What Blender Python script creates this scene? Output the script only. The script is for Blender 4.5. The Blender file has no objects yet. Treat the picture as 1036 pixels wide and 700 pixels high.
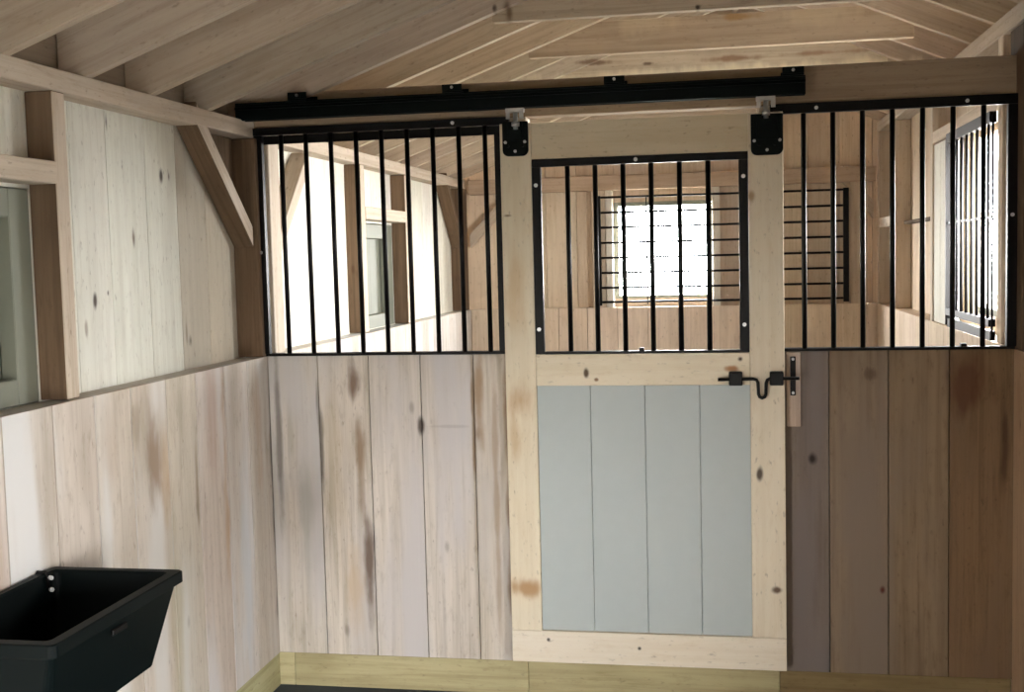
import bpy, math, random
from mathutils import Vector, Matrix
random.seed(7)
SC = bpy.context.scene
COL = SC.collection

# ------------------------------------------------------------------ helpers
class MB:
    """collects boxes, slanted boards and tubes; build() links them as ONE mesh object"""
    def __init__(self): self.v=[]; self.f=[]; self.uv=[]; self.t=[]; self.s=[]; self.m=[]
    def face(self, idx, uvs, tint, smooth=False, mat=0):
        self.f.append(idx); self.uv.append(uvs); self.t.append(tint); self.s.append(smooth); self.m.append(mat)
    def slab(self, o, a, b, c, tint=(1,1,1), mat=0):
        """parallelepiped: corner o, edges a (grain direction), b, c"""
        o,a,b,c = map(Vector,(o,a,b,c))
        if a.cross(b).dot(c) < 0: b,c = c,b
        n=len(self.v); la,lb,lc=a.length,b.length,c.length
        ou,ov=random.uniform(0,40),random.uniform(0,40)
        for k in range(8): self.v.append(o+(a if k&1 else a*0)+(b if k&2 else b*0)+(c if k&4 else c*0))
        def q(i,j,k,l,U,V,end=False):
            s=.15 if end else 1
            uv=[(ou,ov),(ou+U*s,ov),(ou+U*s,ov+V),(ou,ov+V)]
            self.face((n+i,n+j,n+k,n+l),uv,tint,False,mat)
        # faces with u along the grain
        q(1,0,2,3,la,lb); self.uv[-1]=[(ou+la,ov),(ou,ov),(ou,ov+lb),(ou+la,ov+lb)]
        q(4,5,7,6,la,lb); self.uv[-1]=[(ou,ov),(ou+la,ov),(ou+la,ov+lb),(ou,ov+lb)]
        q(0,1,5,4,la,lc); self.uv[-1]=[(ou,ov+9),(ou+la,ov+9),(ou+la,ov+9+lc),(ou,ov+9+lc)]
        q(3,2,6,7,la,lc); self.uv[-1]=[(ou+la,ov+5),(ou,ov+5),(ou,ov+5+lc),(ou+la,ov+5+lc)]
        q(0,4,6,2,lb,lc,True); q(1,3,7,5,lb,lc,True)
    def box(self, x0,x1,y0,y1,z0,z1, g='z', tint=(1,1,1), mat=0):
        e={'x':(x1-x0,0,0),'y':(0,y1-y0,0),'z':(0,0,z1-z0)}
        o=[k for k in 'xyz' if k!=g]
        self.slab((x0,y0,z0), e[g], e[o[0]], e[o[1]], tint, mat)
    def tube(self, pts, r, n=12, tint=(1,1,1), cap=True, mat=0):
        pts=[Vector(p) for p in pts]; base=len(self.v); up=None
        for i,p in enumerate(pts):
            d=(pts[min(i+1,len(pts)-1)]-pts[max(i-1,0)]).normalized()
            if up is None: up=Vector((0,0,1)) if abs(d.z)<.9 else Vector((1,0,0))
            x=d.cross(up).normalized(); y=x.cross(d).normalized(); up=y
            for k in range(n):
                a=2*math.pi*k/n; self.v.append(p+(x*math.cos(a)+y*math.sin(a))*r)
        for i in range(len(pts)-1):
            for k in range(n):
                a,b=base+i*n+k,base+i*n+(k+1)%n
                self.face((a,b,b+n,a+n),[(i*.1,k*.01),(i*.1,k*.01+.01),(i*.1+.1,k*.01+.01),(i*.1+.1,k*.01)],tint,True,mat)
        if cap:
            self.face(tuple(base+k for k in reversed(range(n))),[(0,0)]*n,tint,False,mat)
            self.face(tuple(base+(len(pts)-1)*n+k for k in range(n)),[(0,0)]*n,tint,False,mat)
    def poly_prism(self, outline, off, tint=(1,1,1), mat=0):
        """closed outline of 3-D points extruded by the vector off"""
        off=Vector(off); P=[Vector(p) for p in outline]; n=len(P)
        nrm=Vector((0,0,0))
        for i in range(n): nrm+=P[i].cross(P[(i+1)%n])
        if nrm.dot(off)>0: P.reverse()
        b=len(self.v); self.v+=P+[p+off for p in P]
        uv=lambda p:(p.z+p.y*.3,p.x+p.y)
        self.face(tuple(range(b,b+n)),[uv(p) for p in P],tint,False,mat)
        self.face(tuple(range(b+2*n-1,b+n-1,-1)),[uv(p) for p in reversed(P)],tint,False,mat)
        for i in range(n):
            j=(i+1)%n
            self.face((b+i,b+n+i,b+n+j,b+j),[(0,0),(.03,0),(.03,.03),(0,.03)],tint,False,mat)
    def build(self, name, mats, parent=None, bevel=0, seg=1, kind=None):
        if not isinstance(mats,(list,tuple)): mats=[mats]
        org=Vector(parent['_o']) if parent and '_o' in parent else Vector((0,0,0))
        own=None
        if parent is None:
            xs=[p.x for p in self.v]; ys=[p.y for p in self.v]; zs=[p.z for p in self.v]
            own=Vector(((min(xs)+max(xs))/2,(min(ys)+max(ys))/2,min(zs))); org=own
        me=bpy.data.meshes.new(name)
        me.from_pydata([tuple(p-org) for p in self.v],[],self.f)
        me.uv_layers.new(name='grain'); me.color_attributes.new(name='tint',type='FLOAT_COLOR',domain='CORNER')
        fu=[c for uvs in self.uv for q in uvs for c in q]
        fc=[c for pi,uvs in enumerate(self.uv) for q in uvs for c in (*self.t[pi],1.0)]
        me.uv_layers['grain'].data.foreach_set('uv',fu)
        me.color_attributes['tint'].data.foreach_set('color',fc)
        for pi,poly in enumerate(me.polygons):
            poly.use_smooth=self.s[pi]; poly.material_index=self.m[pi]
        for m in mats: me.materials.append(m)
        o=bpy.data.objects.new(name,me); COL.objects.link(o)
        if parent: o.parent=parent
        else: o.location=own
        o['_o']=tuple(org)
        if bevel:
            b=o.modifiers.new('bevel','BEVEL'); b.width=bevel; b.segments=seg; b.limit_method='ANGLE'; b.angle_limit=.6
        if kind: o['kind']=kind
        return o

def thing(name,label,cat,loc,group=None,kind=None):
    o=bpy.data.objects.new(name,None); COL.objects.link(o); o.location=loc
    o['_o']=tuple(loc); o.empty_display_size=.1
    if label: o['label']=label
    if cat: o['category']=cat
    if group: o['group']=group
    if kind: o['kind']=kind
    return o
def tag(o,label,cat,group=None):
    o['label']=label; o['category']=cat
    if group: o['group']=group
    return o
def struct(o,label=None):
    o['kind']='structure'
    if label: o['label']=label
    return o

# ------------------------------------------------------------------ materials
def srgb(r,g,b):
    f=lambda c:(c/12.92 if c<=.04045 else ((c+.055)/1.055)**2.4)
    return (f(r/255),f(g/255),f(b/255),1)

def wood(name, base, dark, grain=.5, blotch=.5, knots=.6, rough=.75, spots=(), bump=.15, gray=None):
    """board material: grain runs along u; spots = (x,y,z, sx,sy,sz, colour, strength) in world metres"""
    m=bpy.data.materials.new(name); m.use_nodes=True; nt=m.node_tree; N=nt.nodes; L=nt.links
    bs=N['Principled BSDF']; bs.inputs['Roughness'].default_value=rough
    bs.inputs['Specular IOR Level'].default_value=.25
    uv=N.new('ShaderNodeUVMap'); uv.uv_map='grain'
    def mp(sx,sy,off=0):
        k=N.new('ShaderNodeMapping'); k.inputs['Scale'].default_value=(sx,sy,1); k.inputs['Location'].default_value=(off,off,0)
        L.new(uv.outputs[0],k.inputs[0]); return k.outputs[0]
    def noise(vec,scale,detail,rg=.55,dist=0):
        n=N.new('ShaderNodeTexNoise'); n.inputs['Scale'].default_value=scale; n.inputs['Detail'].default_value=detail
        n.inputs['Roughness'].default_value=rg; n.inputs['Distortion'].default_value=dist
        L.new(vec,n.inputs['Vector']); return n.outputs['Fac']
    def ramp(f,a,b,smooth=True):
        r=N.new('ShaderNodeMapRange'); r.inputs['From Min'].default_value=a; r.inputs['From Max'].default_value=b
        if smooth: r.interpolation_type='SMOOTHSTEP'
        L.new(f,r.inputs['Value']); return r.outputs['Result']
    def mix(f,a,b,mode='MIX',fs=1):
        x=N.new('ShaderNodeMix'); x.data_type='RGBA'; x.blend_type=mode
        if hasattr(f,'node'):
            if fs!=1:
                q=N.new('ShaderNodeMath'); q.operation='MULTIPLY'; q.inputs[1].default_value=fs; L.new(f,q.inputs[0]); f=q.outputs[0]
            L.new(f,x.inputs[0])
        else: x.inputs[0].default_value=f
        for s,i in ((a,6),(b,7)):
            if hasattr(s,'node'): L.new(s,x.inputs[i])
            else: x.inputs[i].default_value=s
        return x.outputs[2]
    g=noise(mp(1.2,38),1,6,.65,.6)
    c=mix(ramp(g,.38,.72),base,dark,fs=grain)
    bl=noise(mp(1.1,5,7),1,3,.55,.4)
    c=mix(ramp(bl,.48,.72),c,dark,fs=blotch)
    sk=noise(mp(9,34,31),1,4,.7)
    c=mix(ramp(sk,.50,.78),c,dark,fs=.55)
    s2=noise(mp(26,60,53),1,2,.6)
    c=mix(ramp(s2,.60,.80),c,srgb(96,80,66),fs=.45)
    if gray:
        bg=noise(mp(.7,4,19),1,3)
        c=mix(ramp(bg,.45,.65),c,gray)
    if knots:
        v=N.new('ShaderNodeTexVoronoi'); v.feature='F1'; v.inputs['Scale'].default_value=1
        L.new(mp(2.1,4.6,3),v.inputs['Vector'])
        c=mix(ramp(v.outputs['Distance'],.075,.02),c,srgb(70,45,30),fs=knots)
    if spots:
        geo=N.new('ShaderNodeNewGeometry')
        dn=N.new('ShaderNodeTexNoise'); dn.inputs['Scale'].default_value=14; dn.inputs['Detail'].default_value=4
        sm=N.new('ShaderNodeMapping'); sm.inputs['Scale'].default_value=(1,1,.3); L.new(geo.outputs['Position'],sm.inputs[0]); L.new(sm.outputs[0],dn.inputs['Vector'])
        for (x,y,z,sx,sy,sz,colr,st) in spots:
            a=N.new('ShaderNodeVectorMath'); a.operation='SUBTRACT'; a.inputs[1].default_value=(x,y,z); L.new(geo.outputs['Position'],a.inputs[0])
            b=N.new('ShaderNodeVectorMath'); b.operation='DIVIDE'; b.inputs[1].default_value=(sx,sy,sz); L.new(a.outputs[0],b.inputs[0])
            l=N.new('ShaderNodeVectorMath'); l.operation='LENGTH'; L.new(b.outputs[0],l.inputs[0])
            d=N.new('ShaderNodeMath'); d.operation='MULTIPLY_ADD'; d.inputs[1].default_value=1.9; L.new(dn.outputs['Fac'],d.inputs[0]); L.new(l.outputs['Value'],d.inputs[2])
            c=mix(ramp(d.outputs[0],2.0,1.15),c,colr,fs=st)
    at=N.new('ShaderNodeAttribute'); at.attribute_name='tint'
    c=mix(1.0,c,at.outputs['Color'],'MULTIPLY')
    L.new(c,bs.inputs['Base Color'])
    bm=N.new('ShaderNodeBump'); bm.inputs['Strength'].default_value=bump; bm.inputs['Distance'].default_value=.004
    L.new(g,bm.inputs['Height']); L.new(bm.outputs[0],bs.inputs['Normal'])
    return m

def plain(name,col,rough=.5,metal=0,noise=0,spec=.5):
    m=bpy.data.materials.new(name); m.use_nodes=True; nt=m.node_tree; bs=nt.nodes['Principled BSDF']
    bs.inputs['Roughness'].default_value=rough; bs.inputs['Metallic'].default_value=metal; bs.inputs['Specular IOR Level'].default_value=spec
    n=nt.nodes.new('ShaderNodeTexNoise'); n.inputs['Scale'].default_value=22; n.inputs['Detail'].default_value=5
    tc=nt.nodes.new('ShaderNodeTexCoord'); nt.links.new(tc.outputs['Object'],n.inputs['Vector'])
    x=nt.nodes.new('ShaderNodeMix'); x.data_type='RGBA'; x.inputs[6].default_value=col
    x.inputs[7].default_value=tuple(c*(1-noise) for c in col[:3])+(1,)
    nt.links.new(n.outputs['Fac'],x.inputs[0]); nt.links.new(x.outputs[2],bs.inputs['Base Color'])
    return m

BR=srgb(88,66,48); DB=srgb(66,54,46); GY=srgb(118,110,106); TN=srgb(186,162,126)
partition_spots=[
 (.400,0,.52,.030,.1,.26,BR,.85),(.375,0,.95,.030,.1,.26,srgb(130,104,76),.75),(.36,0,1.27,.045,.1,.11,srgb(96,68,50),.8),
 (.212,0,.98,.014,.1,.24,DB,.7),(.265,0,.9,.05,.1,.5,srgb(178,165,140),.45),(.33,0,.42,.05,.1,.3,TN,.55),
 (.632,0,1.082,.02,.1,.05,DB,.9),(.74,0,1.083,.12,.1,.008,GY,.25),(.845,0,1.08,.012,.1,.5,srgb(120,95,66),.8),
 (.87,0,1.2,.03,.1,.25,srgb(140,112,80),.75),(.93,0,.8,.018,.1,.9,srgb(150,130,108),.6),(.985,0,.8,.02,.1,.9,srgb(125,98,72),.8),
 (.03,0,1.0,.018,.1,.5,DB,.6),(.14,0,.7,.05,.1,.3,srgb(160,158,150),.5),(.2,0,1.2,.01,.1,.1,DB,.5),
 (2.147,0,.962,.022,.1,.03,srgb(38,24,18),.9),(2.40,0,.465,.016,.1,.022,srgb(120,45,25),.9),(2.705,0,1.22,.10,.1,.14,srgb(120,60,30),.6),
 (2.36,0,1.28,.03,.1,.03,srgb(70,48,34),.5),(2.83,0,1.0,.02,.1,.3,srgb(80,45,25),.6)]
left_spots=[
 (0,-1.00,1.11,.1,.075,.19,srgb(132,108,84),.8),(0,-.93,1.05,.1,.05,.25,srgb(176,150,118),.5),(0,-.70,.95,.1,.018,.3,srgb(120,98,76),.7),
 (0,-.46,1.05,.1,.035,.6,srgb(172,146,116),.7),(0,-.01,.9,.1,.02,.7,srgb(72,66,60),.8),(0,-.30,.6,.1,.07,.5,srgb(190,196,200),.55),
 (0,-.90,.55,.1,.07,.5,srgb(176,168,146),.6),(0,-1.28,1.15,.1,.05,.2,srgb(170,150,130),.4),(0,-.56,1.2,.1,.06,.3,srgb(176,150,136),.5),
 (0,-1.12,1.25,.1,.04,.1,srgb(140,125,105),.5),(0,-.13,1.1,.1,.05,.3,srgb(184,160,140),.5)]
siding_spots=[(-.11,-1.124,1.643,.1,.014,.028,DB,.95),(-.11,-1.044,1.665,.1,.009,.014,DB,.9),(-.11,-1.003,2.21,.1,.012,.05,DB,.9),
 (-.11,-.643,2.061,.1,.017,.03,DB,.95),(-.11,-.585,2.063,.1,.01,.02,DB,.7),(-.11,-.861,1.84,.1,.014,.045,srgb(110,95,80),.9),
 (-.11,-.47,1.47,.1,.02,.04,DB,.8),(-.11,-.50,1.5,.1,.012,.07,srgb(150,140,125),.7),(-.11,-1.185,1.56,.1,.012,.03,srgb(130,110,90),.6)]
door_spots=[(1.05,-.09,.462,.09,.2,.045,srgb(176,142,104),.95),(1.05,-.09,1.20,.06,.2,.10,srgb(178,142,100),.75),(1.03,-.09,1.05,.03,.2,.12,srgb(190,160,120),.6),
 (1.05,-.09,1.62,.05,.2,.2,srgb(196,160,110),.45),
 (1.947,-.09,.917,.014,.1,.03,srgb(60,45,35),.95),(2.012,-.09,.48,.024,.1,.016,srgb(85,60,42),.95),(1.307,-.09,1.30,.011,.1,.02,srgb(80,60,42),.95),
 (1.345,-.09,1.276,.01,.1,.008,srgb(120,90,60),.9),(1.883,-.09,1.350,.012,.1,.012,srgb(60,42,30),.95),(1.85,-.09,1.315,.03,.1,.014,srgb(170,120,75),.9),
 (1.93,-.09,1.95,.02,.1,.03,srgb(150,115,75),.8),(1.02,-.09,1.905,.024,.1,.008,srgb(110,85,58),.9),
 (1.139,-.1,.261,.009,.1,.009,srgb(60,52,45),.95),(1.492,-.1,.238,.009,.1,.009,srgb(60,52,45),.95)]
tie_spots=[(1.52,.85,2.775,.26,.3,.075,srgb(234,220,194),.4),(2.24,.85,2.79,.24,.3,.075,srgb(234,220,194),.4),(1.90,.85,2.775,.12,.3,.02,srgb(170,132,74),.7),
 (1.17,1.7,2.745,.16,.3,.016,srgb(120,92,74),.8),(1.45,1.7,2.727,.04,.3,.012,srgb(84,62,48),.8),(1.88,1.7,2.73,.19,.3,.020,srgb(132,98,74),.8),(2.3,1.7,2.735,.24,.3,.014,srgb(142,108,84),.75),
 (1.9,1.7,2.66,1.6,.3,.05,srgb(236,224,200),.9),(1.03,-.01,2.68,.02,.3,.06,srgb(100,76,54),.8),(.98,-.01,2.69,.012,.3,.02,srgb(60,44,34),.8),
 (1.74,.0,2.655,.012,.3,.012,srgb(50,38,30),.9)]

M={}
M['kick']  =wood('weathered_whitish_boards',srgb(202,194,184),srgb(150,138,122),.35,.5,.3,.8,left_spots,.2,gray=srgb(206,205,203))
M['kick_p']=wood('weathered_partition_boards',srgb(208,201,191),srgb(140,130,112),.55,.5,.35,.8,partition_spots,.2,gray=srgb(192,189,188))
M['siding']=wood('pale_siding_boards',srgb(232,231,220),srgb(198,193,180),.4,.35,0,.8,siding_spots,.12)
M['frame'] =wood('rough_framing_lumber',srgb(196,182,164),srgb(158,138,116),.5,.4,.5,.8,(),.2)
M['stud']  =wood('stained_brown_stud',srgb(108,88,68),srgb(72,54,38),.6,.5,.5,.85,(),.25)
M['rafter']=wood('rafter_lumber',srgb(200,184,164),srgb(164,146,126),.6,.5,.9,.8,tie_spots,.2)
M['door']  =wood('pale_pine_door',srgb(226,217,198),srgb(206,190,162),.35,.3,0,.65,door_spots,.08)
M['back']  =wood('warm_back_boards',srgb(208,190,168),srgb(176,154,130),.5,.45,.6,.8,(),.15)
M['base']  =wood('greenish_treated_board',srgb(188,178,138),srgb(142,130,92),.6,.6,.3,.8,(),.2)
M['roof']  =wood('roof_sheathing',srgb(190,172,150),srgb(150,130,108),.5,.4,.7,.85,(),.15)
M['black'] =plain('black_powder_coated_steel',(.003,.0022,.002,1),.45,0,.3,.15)
M['track'] =plain('black_track_steel',(.002,.004,.0035,1),.5,0,.4,.08)
M['tub']   =plain('black_moulded_plastic',(.0015,.0035,.0035,1),.5,0,.2,.09)
M['zinc']  =plain('galvanised_steel',(.55,.56,.56,1),.35,.9,.4)
M['screw'] =plain('bright_screw_heads',(.75,.75,.74,1),.4,.5,.1)
M['panel'] =plain('grey_painted_boards',srgb(176,184,183),.55,0,.06,.35)
M['shutter']=plain('off_white_painted_shutter',srgb(122,124,110),.6,0,.08)
M['matting']=plain('dark_rubber_matting',srgb(62,72,82),.8,0,.4)
M['gravel']=plain('pale_gravel_ground',srgb(156,152,144),.95,0,.3)

def t(r,g=None,b=None):
    if g is None: g=b=r
    return (r,g,b)
def rt(a=.9,b=1.05):
    k=random.uniform(a,b); return (k,k*random.uniform(.97,1.0),k*random.uniform(.93,1.0))

K=1.37; W=2.86; Y2=3.90; YN=-5.0; ZP=2.31; RX=1.90; RZ=3.01
SL=(RZ-ZP)/(RX+.02); ZR=2.60; SR=(RZ-ZR)/(W-RX)

def board_wall(mb, axis, fixed0, fixed1, edges, z0, z1f, tints=None, gap=.0035, back=0):
    """vertical boards between successive edges along axis ('x' or 'y')"""
    for i in range(len(edges)-1):
        a,b=edges[i]+gap/2,edges[i+1]-gap/2
        tt=tints[i%len(tints)] if tints else rt()
        z1=z1f if not callable(z1f) else min(z1f(a),z1f(b))
        if axis=='x': mb.box(a,b,fixed0,fixed1,z0,z1,'z',tt)
        else: mb.box(fixed0,fixed1,a,b,z0,z1,'z',tt)
def edges(a,b,pitch=.215,start=None):
    e=[a]; x=a+pitch if start is None else start
    while x<b-.06: e.append(x); x+=pitch*random.uniform(.97,1.03)
    e.append(b); return e

# ------------------------------------------------------------------ floor, ground
mb=MB(); mb.box(-.11,W+.11,YN,Y2+.12,-.06,0,'y'); struct(mb.build('floor',M['matting']),'dark blue-grey rubber matting on the stall floor')
mb=MB(); mb.box(-14,16,-16,16,-.30,-.08,'y'); struct(mb.build('ground',M['gravel']),'pale ground outside the stable')

# ------------------------------------------------------------------ left wall, near stall
mb=MB()
le=[YN,-4.78,-4.56,-4.34,-4.12,-3.9,-3.68,-3.45,-3.22,-3.0,-2.77,-2.52,-2.28,-2.04,-1.805,-1.572,-1.352,-1.137,-.90,-.678,-.443,-.225,-.002]
lt=[rt(.95,1.03) for _ in le]
lt[13]=t(1.0,.93,.90); lt[14]=t(1.02,1.01,1.0); lt[15]=t(1.03,1.0,.98); lt[16]=t(1.03,1.0,.96); lt[17]=t(1.02,.98,.93); lt[18]=t(.98,.96,.90); lt[19]=t(1.02,.97,.95); lt[20]=t(.98,.96,.96); lt[21]=t(.93,.91,.89)
board_wall(mb,'y',-.025,0,le,.14,K,lt,.006)
mb.box(-.037,-.0255,YN,-.002,.14,K-.004,'z',t(.06))
mb.box(-.109,-.038,YN,-.002,K-.045,K-.004,'y',t(.95))
# upper siding with the window opening y -2.25..-1.456, z 1.39..1.975
se=[YN,-4.6,-4.2,-3.8,-3.4,-3.0,-2.62,-2.24]
ztop=2.312
board_wall(mb,'y',-.135,-.11,se,-.05,ztop,None)
board_wall(mb,'y',-.135,-.11,[-2.24,-2.05,-1.84,-1.64,-1.456],1.975,ztop)
board_wall(mb,'y',-.135,-.11,[-2.24,-2.05,-1.84,-1.64,-1.456],-.05,1.36)
board_wall(mb,'y',-.135,-.11,[-1.456,-1.23,-1.015,-.76,-.53,-.30,-.0],-.05,ztop,[t(1.0),t(1.0,1.0,1.0),t(.98,.99,.98),t(1.0,1.01,1.0),t(.66,.61,.56),t(.62,.56,.5)])
mb.box(-.1665,-.136,YN,-2.24,-.05,ztop,'z'); mb.box(-.1665,-.136,-1.456,.0,-.05,ztop,'z')
mb.box(-.1665,-.136,-2.24,-1.456,1.975,ztop,'z'); mb.box(-.1665,-.136,-2.24,-1.456,-.05,1.385,'z')
o=mb.build('wall_left',[M['kick'],M['siding']])
def siding_slot(o,lim):
    for p in o.data.polygons:
        if abs(p.center.x+o['_o'][0])>lim: p.material_index=1
siding_slot(o,.1)
struct(o,'left wall of whitish vertical boards below pale upper siding')

# far stall left wall
mb=MB()
fe=edges(.092,Y2-.002,.222)
board_wall(mb,'y',-.025,0,fe,.14,K,[rt(.98,1.05) for _ in fe])
mb.box(-.037,-.0255,.092,Y2-.002,.14,K-.004,'z',t(.4))
mb.box(-.109,-.038,.092,Y2-.002,K-.045,K-.004,'y',t(1.0))
board_wall(mb,'y',-.135,-.11,[.002,.22,.45,.68,.91,1.14,1.456],-.05,ztop,[t(1.02)]*7)
board_wall(mb,'y',-.135,-.11,[1.456,1.65,1.85,2.05,2.25],1.955,ztop)
board_wall(mb,'y',-.135,-.11,[1.456,1.65,1.85,2.05,2.25],-.05,1.385)
board_wall(mb,'y',-.135,-.11,[2.25,2.5,2.75,3.0,3.25,3.5,3.7,Y2+.1],-.05,ztop)
mb.box(-.1665,-.136,0,1.456,-.05,ztop,'z'); mb.box(-.1665,-.136,2.25,Y2+.1,-.05,ztop,'z')
mb.box(-.1665,-.136,1.456,2.25,1.955,ztop,'z'); mb.box(-.1665,-.136,1.456,2.25,-.05,1.385,'z')
o=mb.build('wall_left_far',[M['kick'],M['siding']],bevel=.0012); siding_slot(o,.1)
struct(o,'left wall of the stall beyond the bars')

# ------------------------------------------------------------------ partition
mb=MB()
pe=[-.10,.207,.42,.634,.849,.995]
pt=[t(.93,.91,.88),t(.98,.955,.93),t(1.0,.975,.96),t(1.01,.99,.985),t(.96,.93,.89)]
board_wall(mb,'x',0,.024,pe,.14,K,pt)
re_=[2.045,2.208,2.422,2.637,2.94]
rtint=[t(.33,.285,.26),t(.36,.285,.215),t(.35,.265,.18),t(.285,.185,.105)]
board_wall(mb,'x',0,.024,re_,.14,K,rtint)
for a,b in ((-.02,.995),(2.045,2.858)):
    mb.box(a,b,.0245,.060,.14,K-.003,'z',t(.35))
    board_wall(mb,'x',.0605,.088,edges(a,b,.215),.14,K,[rt(.95,1.05) for _ in range(8)])
o=mb.build('wall_partition',M['kick_p'],bevel=.0012); struct(o,'board partition under the barred openings beside the sliding door')

def trim(n,fn,mat,label,bevel=.003,face=None):
    m=MB(); fn(m); o=m.build('trim_%d'%n,[mat,face] if face else mat,bevel=bevel); struct(o,label)
    if face:                                   # faces looking into the room (+x) take the paler material
        for p in o.data.polygons:
            if p.normal.x>.9: p.material_index=1
    return o
tn=[0]
def T(fn,mat,label,bevel=.003,face=None):
    tn[0]+=1; return trim(tn[0],fn,mat,label,bevel,face)

T(lambda m:m.box(-.108,W+.10,.0,.085,2.285,2.422,'x',t(.56,.49,.41)),M['frame'],'header beam carrying the black track across the partition')
T(lambda m:m.box(.996,1.085,.001,.088,0.14,2.284,'z',t(.95)),M['frame'],'door post behind the latch-free edge of the sliding door')
T(lambda m:m.box(1.955,2.044,.001,.088,0.14,2.284,'z',t(.95)),M['frame'],'door post behind the latched edge of the sliding door')
T(lambda m:m.box(-.108,-.002,-.052,-.001,K+.001,2.244,'z',t(1.0)),M['stud'],'brown corner post where the left wall meets the partition')
T(lambda m:m.box(-.108,-.002,.09,.20,K+.001,2.244,'z',t(.86,.87,.88)),M['frame'],'pale corner post just beyond the left barred opening')
T(lambda m:m.box(W+.002,W+.10,-.10,.09,K+.001,2.52,'z',t(.75)),M['stud'],'dark post at the right end of the partition')

# base boards
mb=MB()
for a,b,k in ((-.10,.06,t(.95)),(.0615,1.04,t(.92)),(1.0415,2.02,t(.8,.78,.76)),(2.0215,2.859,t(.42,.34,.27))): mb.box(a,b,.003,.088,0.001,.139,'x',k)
struct(mb.build('baseboard_partition',M['base'],bevel=.002),'greenish treated board along the foot of the partition')
mb=MB(); mb.box(-.036,-.003,YN,-.004,0.001,.139,'y',t(.92,.97,.95)); struct(mb.build('baseboard_left',M['base'],bevel=.002),'greenish treated board along the foot of the left wall')

# plates
T(lambda m:m.box(-.109,-.02,YN,-.001,2.247,ZP,'y',t(1.0)),M['frame'],'pale top plate running along the left wall of the near stall')
T(lambda m:m.box(-.109,-.02,.001,Y2,2.247,ZP,'y',t(1.02)),M['frame'],'pale top plate on the left wall of the far stall')
T(lambda m:(m.box(-.150,-.112,YN,-.001,2.3135,2.46,'y',t(.6)),),M['roof'],'dark frieze blocking above the near left plate')
T(lambda m:m.box(-.150,-.112,.001,Y2+.1,2.3135,2.46,'y',t(.8)),M['roof'],'frieze blocking above the far left plate')
T(lambda m:m.box(W+.001,W+.099,YN,Y2,2.53,ZR,'y',t(.9)),M['frame'],'high top plate along the right wall')

# studs left near
T(lambda m:m.box(-.109,-.022,-1.452,-1.388,K+.001,2.246,'z',t(1.0)),M['stud'],'stud beside the shuttered window on the near left wall',face=M['frame'])
T(lambda m:m.box(-.108,-.018,-2.24,-1.4535,1.985,2.048,'y',t(1.0)),M['frame'],'header over the near shuttered window')
T(lambda m:m.box(-.109,-.018,-2.31,-2.245,K+.001,2.246,'z',t(1.0)),M['frame'],'stud at the near side of the shuttered window')
T(lambda m:m.box(-.108,-.018,-1.83,-1.79,2.05,2.246,'z',t(1.0)),M['stud'],'short cripple stud over the near window')
# brace near: 45 degrees from plate down to the corner post
def brace(m,y0,z0,y1,z1,th,tt):
    m.slab((-.105,y0,z0),(0,y1-y0,z1-z0),(.083,0,0),(0,0,th),tt)
T(lambda m:brace(m,-.525,2.246,-.053,1.81,.085,t(1.0)),M['stud'],'diagonal knee brace by the left corner of the partition',face=M['frame'])
T(lambda m:m.poly_prism([(-.095,-.46,2.246),(-.095,-.054,2.246),(-.095,-.054,1.86)],(-.012,0,0),t(.8)),M['stud'],'brown boarding in the corner above the near knee brace')
T(lambda m:brace(m,.62,2.245-.085,.201,2.245-.085-.42,.085,t(.95)),M['frame'],'small knee brace beyond the left barred opening')
# far left studs
T(lambda m:m.box(-.109,-.02,1.39,1.454,K+.001,2.246,'z',t(1.1)),M['stud'],'stud before the shuttered window of the far stall',face=M['frame'])
T(lambda m:m.box(-.109,-.02,2.252,2.40,K+.001,2.246,'z',t(1.1)),M['stud'],'stud after the shuttered window of the far stall',face=M['frame'])
T(lambda m:m.box(-.108,-.016,1.4545,2.2515,1.965,2.03,'y',t(1.1)),M['frame'],'header over the far shuttered window')
T(lambda m:m.box(-.109,-.01,Y2-.12,Y2-.002,K+.001,2.246,'z',t(1.0)),M['stud'],'corner post at the far left corner')
T(lambda m:brace(m,3.34,2.246,3.779,1.82,.085,t(1.1)),M['stud'],'diagonal knee brace in the far left corner')

# window shutters (window_1 near, window_2 far)
def shutter(name,y0,y1,z0,z1,label):
    w=thing(name,label,None,((-.11),(y0+y1)/2,z0),kind='structure')
    m=MB(); s=.098
    m.box(-.158,-.108,y0,y0+s,z0,z1,'z'); m.box(-.158,-.108,y1-s,y1,z0,z1,'z')
    m.box(-.158,-.108,y0+s+.0005,y1-s-.0005,z0,z0+.075,'y'); m.box(-.158,-.108,y0+s+.0005,y1-s-.0005,z1-.08,z1,'y')
    m.build('shutter_frame',M['shutter'],w,bevel=.003)
    m=MB()
    for i in range(3):
        a=y0+s+(y1-y0-2*s)*i/3; b=y0+s+(y1-y0-2*s)*(i+1)/3
        m.box(-.166,-.1585,a+.001,b-.001,z0+.02,z1-.02,'z')
    m.box(-.180,-.167,y0-.05,y1+.05,z0-.05,z1+.05,'z')
    m.build('shutter_panel',M['shutter'],w)
    return w
shutter('window_1',-2.232,-1.458,1.368,1.972,'closed off-white framed shutter in the near left window')
shutter('window_2',1.46,2.245,1.368,1.950,'closed off-white framed shutter in the far left window')

# ------------------------------------------------------------------ right wall
mb=MB()
def zs(x): return ZR+.10
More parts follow.
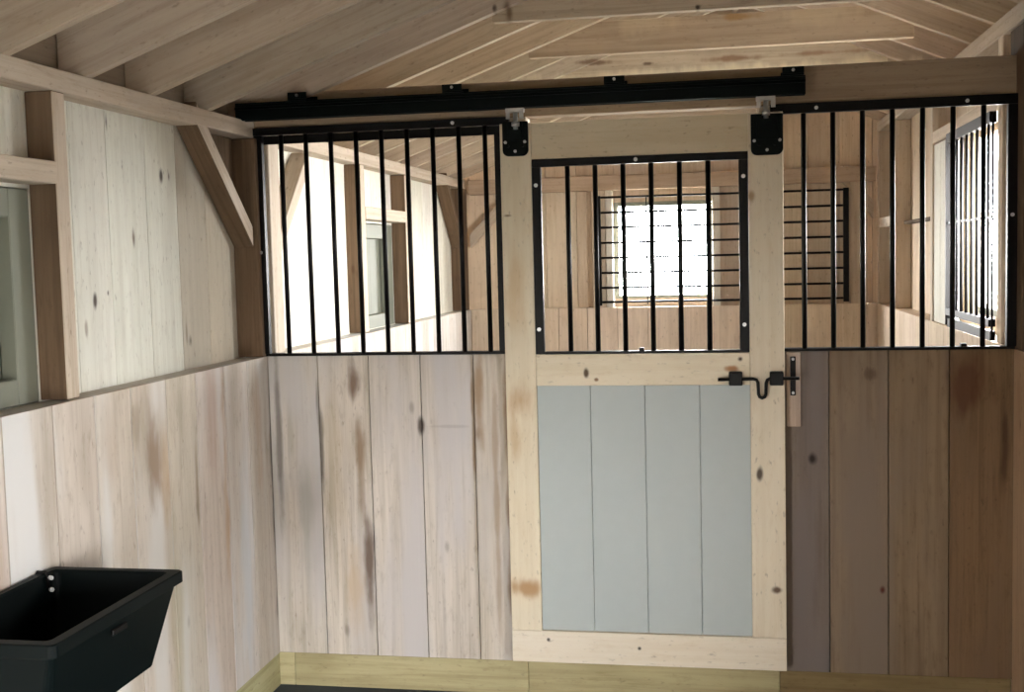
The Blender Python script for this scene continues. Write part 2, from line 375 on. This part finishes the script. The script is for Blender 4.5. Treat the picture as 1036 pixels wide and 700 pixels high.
# near right: siding with a doorway opening (daylight) behind the camera's right
DY0,DY1,DZ=-4.05,-3.45,1.60
EX0,EX1,EZ0,EZ1=.30,.70,.50,1.25  # unseen opening added in the end wall to throw more daylight on the partition
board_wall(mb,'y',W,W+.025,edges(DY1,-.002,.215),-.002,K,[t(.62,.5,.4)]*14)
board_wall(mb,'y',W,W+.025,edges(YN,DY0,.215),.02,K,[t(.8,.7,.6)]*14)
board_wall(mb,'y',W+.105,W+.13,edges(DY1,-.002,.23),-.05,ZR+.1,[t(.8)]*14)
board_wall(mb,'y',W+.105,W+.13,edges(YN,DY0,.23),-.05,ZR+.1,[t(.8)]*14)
board_wall(mb,'y',W+.105,W+.13,edges(DY0,DY1,.23),DZ,ZR+.1,[t(.8)]*14)
for a,b,c,d in ((DY1,-.002,-.05,ZR+.1),(YN,DY0,-.05,ZR+.1),(DY0,DY1,DZ,ZR+.1)): mb.box(W+.1305,W+.145,a,b,c,d,'z')
mb.box(W+.026,W+.104,DY1,-.102,K-.04,K-.002,'y')
mb.box(W+.026,W+.104,YN,DY0,K-.04,K-.002,'y')
struct(mb.build('wall_right',M['back'],bevel=.0012),'right wall of the near stall')
# far right
WY0,WY1,WZ0,WZ1=.30,1.20,1.44,2.23
mb=MB()
board_wall(mb,'y',W,W+.025,edges(.092,Y2-.002,.215),.02,K,[rt(.98,1.05) for _ in range(20)])
mb.box(W+.026,W+.104,.092,Y2-.002,K-.04,K-.002,'y')
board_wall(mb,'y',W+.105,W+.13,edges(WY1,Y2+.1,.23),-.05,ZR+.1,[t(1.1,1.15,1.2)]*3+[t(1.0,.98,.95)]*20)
board_wall(mb,'y',W+.105,W+.13,[.0,WY0],-.05,ZR+.1)
board_wall(mb,'y',W+.105,W+.13,edges(WY0,WY1,.23),-.05,WZ0)
board_wall(mb,'y',W+.105,W+.13,edges(WY0,WY1,.23),WZ1,ZR+.1)
for a,b,c,d in ((WY1,Y2+.1,-.05,ZR+.1),(0,WY0,-.05,ZR+.1),(WY0,WY1,-.05,WZ0),(WY0,WY1,WZ1,ZR+.1)): mb.box(W+.1305,W+.145,a,b,c,d,'z')
struct(mb.build('wall_right_far',M['back'],bevel=.0012),'right wall of the far stall around its bright window')
T(lambda m:m.box(W+.002,W+.104,.215,.29,K+.001,2.529,'z',t(1.15)),M['frame'],'pale stud at the near edge of the bright right window')
T(lambda m:m.box(W+.002,W+.104,1.73,1.79,K+.001,2.529,'z',t(1.05)),M['frame'],'stud beyond the bright right window')
T(lambda m:[m.box(W+.01,W+.035,1.215+i*.17,1.215+i*.17+.168,K+.001,2.255,'z',t(1.0)) for i in range(3)],M['siding'],'smooth pale boards lining the wall beyond the bright right window')
T(lambda m:m.box(W+.002,W+.104,3.1,3.16,K+.001,2.529,'z',t(.95)),M['back'],'stud near the far right corner')
T(lambda m:m.box(W+.002,W+.104,Y2-.10,Y2-.002,K+.001,2.529,'z',t(.8)),M['back'],'post in the far right corner')
T(lambda m:m.box(W+.002,W+.104,.2915,1.7285,2.26,2.32,'y',t(1.1)),M['frame'],'header over the bright right window')
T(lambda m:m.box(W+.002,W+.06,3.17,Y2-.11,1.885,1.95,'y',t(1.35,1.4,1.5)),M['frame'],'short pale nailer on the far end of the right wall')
T(lambda m:m.box(W+.06,W+.104,1.80,3.09,1.89,1.91,'y',t(.7)),M['stud'],'thin dark girt along the far right wall')

# ------------------------------------------------------------------ back wall (far stall) and near end wall
def roof_z(x): return (ZP+SL*(x+.02) if x<RX else RZ-SR*(x-RX))+.15
BX0,BX1,BZ0,BZ1=1.05,1.745,1.43,2.118
mb=MB()
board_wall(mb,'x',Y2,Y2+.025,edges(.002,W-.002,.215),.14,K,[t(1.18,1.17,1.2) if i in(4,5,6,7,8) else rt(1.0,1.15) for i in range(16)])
mb.box(-.108,W+.1,Y2+.026,Y2+.10,K-.04,K-.002,'x')
mb.box(.002,W-.002,Y2+.002,Y2+.1,.001,.139,'x')
board_wall(mb,'x',Y2+.101,Y2+.125,edges(-.108,BX0,.22),-.05,roof_z)
board_wall(mb,'x',Y2+.101,Y2+.125,edges(BX0,BX1,.23),-.05,BZ0)
board_wall(mb,'x',Y2+.101,Y2+.125,edges(BX0,BX1,.23),BZ1,roof_z)
board_wall(mb,'x',Y2+.101,Y2+.125,edges(BX1,W+.104,.22),-.05,roof_z)
for a,b,c,d in ((-.108,BX0,-.05,None),(BX1,W+.104,-.05,None),(BX0,BX1,-.05,BZ0)):
    if d: mb.box(a,b,Y2+.126,Y2+.14,c,d,'z')
    else:
        mb.poly_prism([(a,Y2+.126,c),(b,Y2+.126,c),(b,Y2+.126,roof_z(b))]+([(RX,Y2+.126,roof_z(RX))] if a<RX<b else [])+[(a,Y2+.126,roof_z(a))],(0,.014,0))
mb.poly_prism([(BX0,Y2+.126,BZ1),(BX1,Y2+.126,BZ1),(BX1,Y2+.126,roof_z(BX1)),(BX0,Y2+.126,roof_z(BX0))],(0,.014,0))
struct(mb.build('wall_back',M['back'],bevel=.0012),'warm boarded back wall of the far stall')
T(lambda m:m.box(-.0,W,Y2+.012,Y2+.1,2.205,2.31,'x',t(.72,.66,.62)),M['back'],'horizontal beam across the back wall')
T(lambda m:m.box(.90,.995,Y2+.02,Y2+.1,K,2.204,'z',t(.95)),M['back'],'stud left of the back window')
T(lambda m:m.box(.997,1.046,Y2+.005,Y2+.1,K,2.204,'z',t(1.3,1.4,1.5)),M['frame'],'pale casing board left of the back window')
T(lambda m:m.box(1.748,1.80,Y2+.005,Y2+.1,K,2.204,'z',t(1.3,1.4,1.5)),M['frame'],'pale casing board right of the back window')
T(lambda m:m.box(2.685,2.80,Y2+.004,Y2+.1,K,2.204,'z',t(.85)),M['back'],'stud right of the far wall grille')
T(lambda m:m.slab((.0,Y2+.02,1.82),(.42,0,.42),(0,.07,0),(0,0,.10),t(.8)),M['back'],'diagonal brace low on the left of the back wall')
T(lambda m:m.slab((W-.02,Y2+.02,1.95),(-.2,0,.25),(0,.07,0),(0,0,.12),t(.7)),M['back'],'diagonal brace at the right end of the back wall')

mb=MB()
board_wall(mb,'x',YN-.03,YN,[-.13,.06,EX0],-.05,roof_z,[t(.7)]*20,gap=0)
board_wall(mb,'x',YN-.03,YN,[EX0,.5,EX1],-.05,EZ0,[t(.7)]*20,gap=0)
board_wall(mb,'x',YN-.03,YN,[EX0,.5,EX1],EZ1,roof_z,[t(.7)]*20,gap=0)
board_wall(mb,'x',YN-.03,YN,edges(EX1,RX,.23)+edges(RX,W+.13,.23)[1:],-.05,roof_z,[t(.7)]*20,gap=0)
struct(mb.build('wall_near',M['back']),'boarded end wall of the near stall')

# ------------------------------------------------------------------ roof
mb=MB()
for side in (0,1):
    x0,z0=(-.16,ZP+SL*(-.14)+.167) if side==0 else (W+.16,RZ-SR*(W+.16-RX)+.167)
    n=12
    for i in range(n):
        a=i/n; b=(i+1)/n-.002
        xa=x0+(RX-x0)*a; xb=x0+(RX-x0)*b; za=z0+(RZ+.167-z0)*a; zb=z0+(RZ+.167-z0)*b
        for (ya,yb) in ((YN-.1,-2.9),(-2.9,-.61),(-.61,1.42),(1.42,Y2+.2)):
            mb.slab((xa,ya,za),(0,yb-ya-.002,0),(xb-xa,0,zb-za),(0,0,.02),rt(.85,1.05))
    mb.slab((x0,YN-.1,z0+.021),(0,Y2-YN+.3,0),(RX-x0,0,RZ+.167-z0),(0,0,.02),t(.5))
struct(mb.build('ceiling',M['roof']),'roof sheathing boards above the rafters')
T(lambda m:m.box(RX-.012,RX+.012,YN+.01,Y2+.09,RZ+.0,RZ+.138,'y',t(.9)),M['frame'],'ridge board under the roof peak')

RY=[-4.6,-4.18,-3.77,-3.35,-2.93,-2.51,-2.10,-1.68,-1.27,-.87,-.44,-.05,.355,.80,1.25,1.65,2.08,2.50,2.92,3.35,3.76]
names={.355:'first',.80:'second',1.25:'third',1.65:'fourth',2.08:'fifth',2.50:'sixth',2.92:'seventh',3.35:'eighth',3.76:'ninth'}
near={-.44:'first',-.87:'second',-1.27:'third',-1.68:'fourth',-2.10:'fifth',-2.51:'sixth',-2.93:'seventh',-3.35:'eighth',-3.77:'ninth',-4.18:'tenth',-4.6:'eleventh'}
for i,y in enumerate(RY):
    if y==-.05: lab='pale roof truss standing directly over the header beam with the black track'
    elif y>0: lab='pale roof truss, %s beyond the header beam, above the far stall'%names[y]
    else: lab='shade-tinted roof rafter pair, %s in front of the header beam, above the near stall'%near[y]
    r=thing('roof_truss',lab,'roof truss',(RX,y,ZP),'roof trusses along the stable roof')
    h=.165; k=rt(.86,1.02) if y>-.2 else rt(.72,.84)  # near rafters get a darker tint, painting in the shade of the near ceiling
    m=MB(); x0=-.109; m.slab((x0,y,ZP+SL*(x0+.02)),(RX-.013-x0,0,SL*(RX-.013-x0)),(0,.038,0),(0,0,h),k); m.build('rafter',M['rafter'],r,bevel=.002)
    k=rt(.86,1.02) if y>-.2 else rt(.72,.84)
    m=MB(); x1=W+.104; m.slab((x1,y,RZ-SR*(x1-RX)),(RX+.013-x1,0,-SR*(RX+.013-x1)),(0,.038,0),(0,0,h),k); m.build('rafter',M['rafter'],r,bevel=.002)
    if y in (-4.18,-3.35,-2.51,-1.68,-.87,-.05,.80,1.65,2.50,3.35):
        zb,zt=2.645,2.79
        fl=lambda z:(z-ZP-.10)/SL-.02
        fr=lambda z:RX+(RZ+.10-z)/SR
        m=MB(); k=rt(.92,1.0) if y!=.80 else t(.86,.82,.77)
        xa,xb=max(fl(zb)+.02,.45),min(fr(zb)-.02,W+.08)
        m.box(xa+.32,xb-.30,y+.039,y+.077,zb,zt,'x',k)
        m.build('collar_tie',M['rafter'],r,bevel=.002)

# ------------------------------------------------------------------ bar grilles on the partition
def rod(r_parent,p0,p1,rad=.0095,name='bar'):
    m=MB(); m.tube([p0,p1],rad,12); return m.build(name,M['black'],r_parent)
def screw(parent,x,y,z,axis='y'):
    m=MB(); m.tube([(x,y-.004,z),(x,y,z)],.007,10); return m.build('screw',M['screw'],parent)
g=thing('barred_grille','long black steel bar grille on the partition left of the sliding door','grille',(.5,-.015,K),'partition bar grilles')
m=MB(); m.box(-.018,1.02,-.028,-.001,2.255,2.284,'x'); m.box(-.018,1.02,-.004,-.001,2.22,2.2545,'x')
m.box(-.016,.017,-.028,-.001,K+.012,2.2545,'z'); m.box(.962,.994,-.028,-.001,K+.012,2.2195,'z')
m.box(-.016,.99,-.02,.03,K+.001,K+.0115,'x'); m.build('frame',M['black'],g,bevel=.0015)
for i in range(9): x=.0945+i*.1036; rod(g,(x+.002,-.014,K+.012),(x,-.014,2.2545))
screw(g,.80,-.0285,2.27); screw(g,-.002,-.0285,1.79)
g=thing('barred_grille','black steel bar grille on the partition right of the sliding door','grille',(2.4,-.015,K),'partition bar grilles')
m=MB(); m.box(2.0,W+.012,-.028,-.001,2.248,2.284,'x'); m.box(2.829,W+.012,-.028,-.001,K+.012,2.2475,'z')
m.box(2.0,2.03,-.028,-.001,K+.012,2.2475,'z'); m.box(2.0,W-.001,-.02,.03,K+.001,K+.0115,'x'); m.build('frame',M['black'],g,bevel=.0015)
for i in range(7): x=2.120+i*.1048; rod(g,(x,-.014,K+.012),(x,-.014,2.2475))
screw(g,2.165,-.0285,2.265); screw(g,2.69,-.0285,2.265); screw(g,2.845,-.0285,1.855)
m=MB(); m.box(2.675,2.695,-.012,.018,K+.0115,K+.022,'x'); m.build('bolt',M['black'],g)

# ------------------------------------------------------------------ sliding door
d=thing('sliding_stall_door','pale pine sliding stall door with barred top and grey lower panel','door',(1.52,-.065,.17))
F=-.09; B=-.045; X0,X1=.996,2.043
def part(name,mat,fn,parent=d,bevel=.002):
    m=MB(); fn(m); return m.build(name,mat,parent,bevel=bevel)
part('stile',M['door'],lambda m:m.box(X0,1.115,F,B,.2955,2.25,'z',t(.95,.93,.88)))
part('stile',M['door'],lambda m:m.box(1.918,X1,F,B,.2955,2.25,'z',t(.95,.93,.90)))
part('top_rail',M['door'],lambda m:m.box(1.1155,1.9175,F,B,2.112,2.25,'x',t(.80,.76,.68)))  # darker tint paints in the weaker light at the door top
part('middle_rail',M['door'],lambda m:m.box(1.1155,1.9175,F,B,1.253,1.374,'x',t(1.0,.98,.93)))
part('bottom_rail',M['door'],lambda m:m.box(X0,X1,F-.001,B,.17,.295,'x',t(.98,.97,.98)))
def pan(m):
    xs=[1.1157,1.320,1.527,1.732,1.9173]
    for i in range(4): m.box(xs[i]+(.0008 if i else 0),xs[i+1]-(.0008 if i<3 else 0),-.078,-.06,.296,1.2525,'z',t(1))
    m.box(1.117,1.916,-.059,-.05,.297,1.252,'z',t(1))
part('panel',M['panel'],pan,bevel=.0012)
gr=part('door_grille',M['black'],lambda m:(m.box(1.116,1.150,F-.004,F+.02,1.375,2.083,'z'),m.box(1.883,1.917,F-.004,F+.02,1.375,2.083,'z'),
    m.box(1.116,1.917,F-.004,F+.02,2.0835,2.112,'x'),m.box(1.150,1.883,F-.004,F+.03,1.3745,1.384,'x')),bevel=.0015)
for i in range(6):
    x=1.249+i*.1046; m=MB(); m.tube([(x,-.072,1.384),(x,-.072,2.084)],.0095,12); m.build('bar',M['black'],gr)
for (x,z) in ((1.131,2.015),(1.508,2.098),(1.900,2.022),(1.131,1.47),(1.899,1.478)):
    m=MB(); m.tube([(x,F-.009,z),(x,F-.003,z)],.0075,10); m.build('screw',M['screw'],gr)
m=MB(); m.box(1.51,1.528,F-.004,F+.012,1.384,1.396,'x'); m.build('bolt',M['black'],gr)
# hangers
for (xa,xb,zb,zt,tx) in ((1.008,1.106,2.127,2.256,1.066),(1.928,2.043,2.095,2.243,1.985)):
    def hp(m):
        r=.022; out=[]
        for cx,cz,a0 in ((xb-r,zb+r,-90),(xa+r,zb+r,180)):
            for k in range(5):
                a=math.radians(a0+k*22.5); out.append((cx+r*math.cos(a),F-.012,cz+r*math.sin(a)))
        # order: bottom right corner, then top, then bottom left
        br=out[:5]; bl=out[5:]
        P=br+[(xb,F-.012,zt),(xa,F-.012,zt)]+bl
        m.poly_prism(P,(0,.011,0))
        m.box(xa+.02,xb-.02,F-.018,F-.0125,zb+.055,zt-.004,'z')
    h=part('hanger_plate',M['track'],hp,bevel=.0015)
    cx=(xa+xb)/2
    for (bx,bz) in ((xa+.012,zb+.052),(xb-.012,zb+.052),(cx,zb+.018),(cx-.028,zb+.038),(cx+.028,zb+.038)):
        m=MB(); m.tube([(bx,F-.019,bz),(bx,F-.011,bz)],.006,6); m.build('bolt',M['zinc'] if bz>zb+.045 or bz<zb+.03 else M['track'],h)
    def tr(m):
        m.box(tx-.038,tx+.030,F-.044,F-.012,2.288,2.302,'x'); m.box(tx-.036,tx-.022,F-.046,F-.040,2.262,2.2875,'z'); m.box(tx+.014,tx+.030,F-.046,F-.040,2.262,2.2875,'z')
        m.tube([(tx-.003,F-.028,2.225),(tx-.003,F-.028,2.288)],.009,10); m.tube([(tx-.003,F-.028,2.236),(tx-.003,F-.028,2.252)],.016,6)
    m=MB(); tr(m); m.build('trolley',M['zinc'],h)
# latch: two guide blocks, a sliding rod with a U-shaped grip
lt_=part('latch_bolt',M['black'],lambda m:m.tube([(1.800,F-.025,1.276),(1.928,F-.025,1.278),(1.940,F-.026,1.275),(1.945,F-.028,1.265),(1.947,F-.032,1.222),(1.951,F-.032,1.212),(1.960,F-.032,1.208),(1.969,F-.032,1.212),(1.973,F-.032,1.222),(1.975,F-.028,1.263),(1.979,F-.026,1.274),(1.99,F-.025,1.279),(2.094,F-.025,1.279)],.0062,10),bevel=0)
for xa in (1.840,1.988):
    m=MB(); m.box(xa,xa+.049,F-.036,F-.0008,1.254,1.304,'x'); m.build('guide_block',M['black'],lt_,bevel=.003)

# ------------------------------------------------------------------ track
tk=thing('door_track','long black steel sliding door track bolted to the header beam','track',(1.04,-.13,2.30))
def trk(m):
    y0,y1=-.130,-.078
    m.box(-.044,2.121,y0,y0+.004,2.306,2.366,'x'); m.box(-.044,2.121,y1-.004,y1,2.306,2.366,'x'); m.box(-.044,2.121,y0,y1,2.3665,2.371,'x')
    m.box(-.044,2.121,y0+.0045,y0+.018,2.304,2.308,'x'); m.box(-.044,2.121,y1-.018,y1-.0045,2.304,2.308,'x')
    m.tube([(-.044,y0-.001,2.35),(2.121,y0-.001,2.35)],.006,8)
m=MB(); trk(m); m.build('rail',M['track'],tk,bevel=.001)
for cx in (.212,.825,1.437,2.078):
    m=MB(); m.box(cx-.038,cx+.038,-.134,-.002,2.3715,2.377,'x'); m.box(cx-.038,cx+.038,-.134,-.128,2.3775,2.402,'x'); m.box(cx-.038,cx+.038,-.008,-.002,2.3775,2.40,'x')
    b=m.build('mounting_bracket',M['track'],tk,bevel=.001)
    m=MB(); m.tube([(cx,-.139,2.390),(cx,-.134,2.390)],.006,6); m.build('bolt',M['zinc'],b)

# latch strike
sb=tag((lambda m:(m.box(2.054,2.104,-.020,-.0005,1.087,1.366,'z',t(.86,.74,.66)),m.build('wood_strip',M['kick_p'],bevel=.002))[1])(MB()),'short pale wooden strip on the partition right beside the door latch','wood strip')
s=thing('latch_plate','narrow black slotted latch plate on the short wooden strip','latch plate',(2.075,-.022,1.2))
m=MB(); m.box(2.066,2.086,-.026,-.0205,1.205,1.352,'z'); m.build('plate',M['black'],s,bevel=.002)
for z in (1.342,1.215):
    m=MB(); m.tube([(2.076,-.030,z),(2.076,-.026,z)],.0055,8); m.build('screw',M['zinc'],s)

# ------------------------------------------------------------------ feed tub
tb=thing('feed_tub','black plastic rectangular feed tub hanging on the left wall','feed tub',(.19,-1.94,.69))
ZT=.935; y0,y1=-2.24,-1.635
def ringpts(x0,x1,ya,yb,z,r=.02,n=4,tilt=0):
    P=[]
    for cx,cy,a0 in ((x1-r,yb-r,0),(x0+r,yb-r,90),(x0+r,ya+r,180),(x1-r,ya+r,270)):
        for k in range(n+1):
            a=math.radians(a0+90*k/n); P.append(Vector((cx+r*math.cos(a),cy+r*math.sin(a),z)))
    return P
def tub(m):
    rings=[ringpts(.020,.385,y0,y1,ZT-.030,.014),        # lip outer bottom
           ringpts(.012,.395,y0-.01,y1+.01,ZT-.030,.016),
           ringpts(.012,.395,y0-.01,y1+.01,ZT-.003,.016),
           ringpts(.015,.392,y0-.007,y1+.007,ZT,.016),
           ringpts(.032,.366,y0+.018,y1-.018,ZT,.016),
           ringpts(.036,.362,y0+.022,y1-.022,ZT-.006,.016),
           ringpts(.050,.312,y0+.06,y1-.055,.715,.03),
           ringpts(.062,.300,y0+.072,y1-.067,.705,.03)]
    n=len(rings[0]); b=len(m.v)
    for r in rings: m.v+=r
    def lk(i,j):
        for k in range(n):
            q=(k+1)%n
            m.face((b+i*n+k,b+i*n+q,b+j*n+q,b+j*n+k),[(0,0),(.1,0),(.1,.1),(0,.1)],(1,1,1),False)
    for i in range(7): lk(i,i+1)
    m.face(tuple(b+7*n+k for k in range(n)),[(0,0)]*n,(1,1,1))
    # outer body
    o1=ringpts(.020,.385,y0,y1,ZT-.030,.014); o2=ringpts(.024,.378,y0+.006,y1-.008,ZT-.040,.014); o3=ringpts(.04,.330,y0+.045,y1-.045,.695,.03)
    b2=len(m.v); m.v+=o1+o2+o3
    for i in range(2):
        for k in range(n):
            q=(k+1)%n
            m.face((b2+(i+1)*n+k,b2+(i+1)*n+q,b2+i*n+q,b2+i*n+k),[(0,0),(.1,0),(.1,.1),(0,.1)],(1,1,1),False)
    m.face(tuple(b2+2*n+k for k in reversed(range(n))),[(0,0)]*n,(1,1,1))
m=MB(); tub(m); bo=m.build('tub_body',M['tub'],tb)
# moulded hand slot on the room side
m=MB(); m.box(.3795,.3845,-1.985,-1.915,.868,.884,'y'); m.build('drain_slot',M['black'],tb,bevel=.002)
m=MB(); m.tube([(.006,-1.705,.875),(.006,-1.705,.925),(.012,-1.700,.938),(.035,-1.70,.938),(.040,-1.70,.925),(.040,-1.70,.895)],.005,8); m.build('hook',M['black'],tb)
for z in (.925,.893):
    m=MB(); m.tube([(.047,-1.70,z),(.055,-1.705,z)],.006,8); m.build('screw',M['screw'],tb)

# ------------------------------------------------------------------ far grilles and windows
g=thing('window_grille','black grille of horizontal rods across the back wall window','grille',(1.8,Y2-.02,1.41))
m=MB(); m.box(2.635,2.672,Y2-.026,Y2-.001,1.385,2.165,'z'); m.build('side_bar',M['black'],g)
m=MB(); m.box(.945,.965,Y2-.026,Y2-.001,1.385,2.165,'z'); m.build('side_bar',M['black'],g)
m=MB(); m.box(1.285,1.293,Y2-.012,Y2-.001,1.39,2.16,'z'); m.build('middle_bar',M['black'],g)
for z in (2.153,2.045,1.940,1.832,1.725,1.618,1.512,1.410):
    m=MB(); m.tube([(.966,Y2-.02,z),(2.634,Y2-.02,z)],.008,8); m.build('bar',M['black'],g)
g=thing('window_grille','black grille of close upright bars over the bright right window','grille',(W-.01,.7,1.38))
XG=W-.016
def fr(m):
    m.box(XG-.012,XG+.014,.29,1.19,2.215,2.258,'y'); m.box(XG-.012,XG+.014,.29,1.19,1.432,1.462,'y'); m.box(XG-.006,XG+.014,.29,1.19,1.378,1.415,'y')
    m.box(XG-.004,XG+.004,.29,1.19,1.850,1.860,'y'); m.box(XG-.004,XG+.004,.283,.2895,1.385,2.243,'z'); m.box(XG-.012,XG+.014,1.1905,1.205,1.385,2.243,'z')
m=MB(); fr(m); m.build('frame',M['black'],g)
for i in range(8):
    y=.36+i*.105; m=MB(); m.tube([(XG,y,1.462),(XG,y,2.215)],.0065,8); m.build('bar',M['black'],g)
# sashes
w=thing('window_3',"bright back wall window behind the rods",None,(1.4,Y2+.08,1.43),kind='structure')
m=MB()
m.box(BX0,BX0+.03,Y2+.085,Y2+.12,BZ0,BZ1,'z'); m.box(BX1-.03,BX1,Y2+.085,Y2+.12,BZ0,BZ1,'z')
m.box(BX0+.031,BX1-.031,Y2+.085,Y2+.12,BZ0,BZ0+.02,'x'); m.box(BX0+.031,BX1-.031,Y2+.085,Y2+.12,BZ1-.03,BZ1,'x')
m.build('window_frame',M['shutter'],w)
w=thing('window_4',"bright window in the right wall of the far stall",None,(W+.11,.9,WZ0),kind='structure')
m=MB(); m.box(W+.112,W+.128,.73,.77,WZ0,WZ1,'z'); m.box(W+.112,W+.128,WY0,.729,WZ0,WZ0+.03,'y'); m.box(W+.112,W+.128,.771,WY1,WZ0,WZ0+.03,'y')
m.build('window_frame',M['shutter'],w)

# ------------------------------------------------------------------ camera
cam=bpy.data.cameras.new('camera'); co=bpy.data.objects.new('camera',cam); COL.objects.link(co)
C=Vector((1.828255685693843,-4.517385839805407,1.7474572376080146))
R=Vector((0.9839165382742833,0.17691272538601047,-0.02470087664121987)); U=Vector((0.01091132335639475,0.07849830644287224,0.9968545324711189)); Fw=Vector((-0.178295229136853,0.9810911800042313,-0.07530542998311691))
mt=Matrix((R,U,-Fw)).transposed().to_4x4(); mt.translation=C; co.matrix_world=mt
cam.sensor_fit='HORIZONTAL'; cam.sensor_width=36; cam.lens=1190.7537/1036*36; cam.clip_start=.02; cam.clip_end=100
SC.camera=co

# ------------------------------------------------------------------ daylight
wd=bpy.data.worlds.new('sky'); SC.world=wd; wd.use_nodes=True; nt=wd.node_tree
bg=nt.nodes['Background']; 
SKY=115.0
tc=nt.nodes.new('ShaderNodeTexCoord'); sp=nt.nodes.new('ShaderNodeSeparateXYZ'); nt.links.new(tc.outputs['Generated'],sp.inputs[0])
mr=nt.nodes.new('ShaderNodeMapRange'); mr.inputs['From Min'].default_value=-.05; mr.inputs['From Max'].default_value=.9; nt.links.new(sp.outputs['Z'],mr.inputs['Value'])
mx=nt.nodes.new('ShaderNodeMix'); mx.data_type='RGBA'; mx.inputs[6].default_value=(1,.985,.96,1); mx.inputs[7].default_value=(.80,.90,1.0,1)
nt.links.new(mr.outputs[0],mx.inputs[0]); nt.links.new(mx.outputs[2],bg.inputs['Color']); bg.inputs['Strength'].default_value=SKY
def portal(loc,sx,sy,rot):
    l=bpy.data.lights.new('portal','AREA'); l.shape='RECTANGLE'; l.size=sx; l.size_y=sy; l.cycles.is_portal=True
    o=bpy.data.objects.new('daylight_portal',l); COL.objects.link(o); o.location=loc; o.rotation_euler=rot
# area lights emit along local -Z
portal((W+.16,(DY0+DY1)/2,(0+DZ)/2),DZ,DY1-DY0,(0,math.radians(90),0))
portal(((EX0+EX1)/2,YN-.06,(EZ0+EZ1)/2),EX1-EX0,EZ1-EZ0,(math.radians(90),0,0))  # portal of the added end-wall opening
portal((W+.16,(WY0+WY1)/2,(WZ0+WZ1)/2),WZ1-WZ0,WY1-WY0,(0,math.radians(90),0))
portal(((BX0+BX1)/2,Y2+.16,(BZ0+BZ1)/2),BX1-BX0,BZ1-BZ0,(math.radians(-90),0,0))

SC.view_settings.view_transform='Standard'; SC.view_settings.look='None'; SC.view_settings.gamma=1; SC.view_settings.use_curve_mapping=False
SC.view_settings.exposure=-0.2
SC.cycles.max_bounces=10; SC.cycles.diffuse_bounces=7
try: SC.cycles.use_denoising=True
except Exception: pass
for o in bpy.data.objects:
    if '_o' in o: del o['_o']
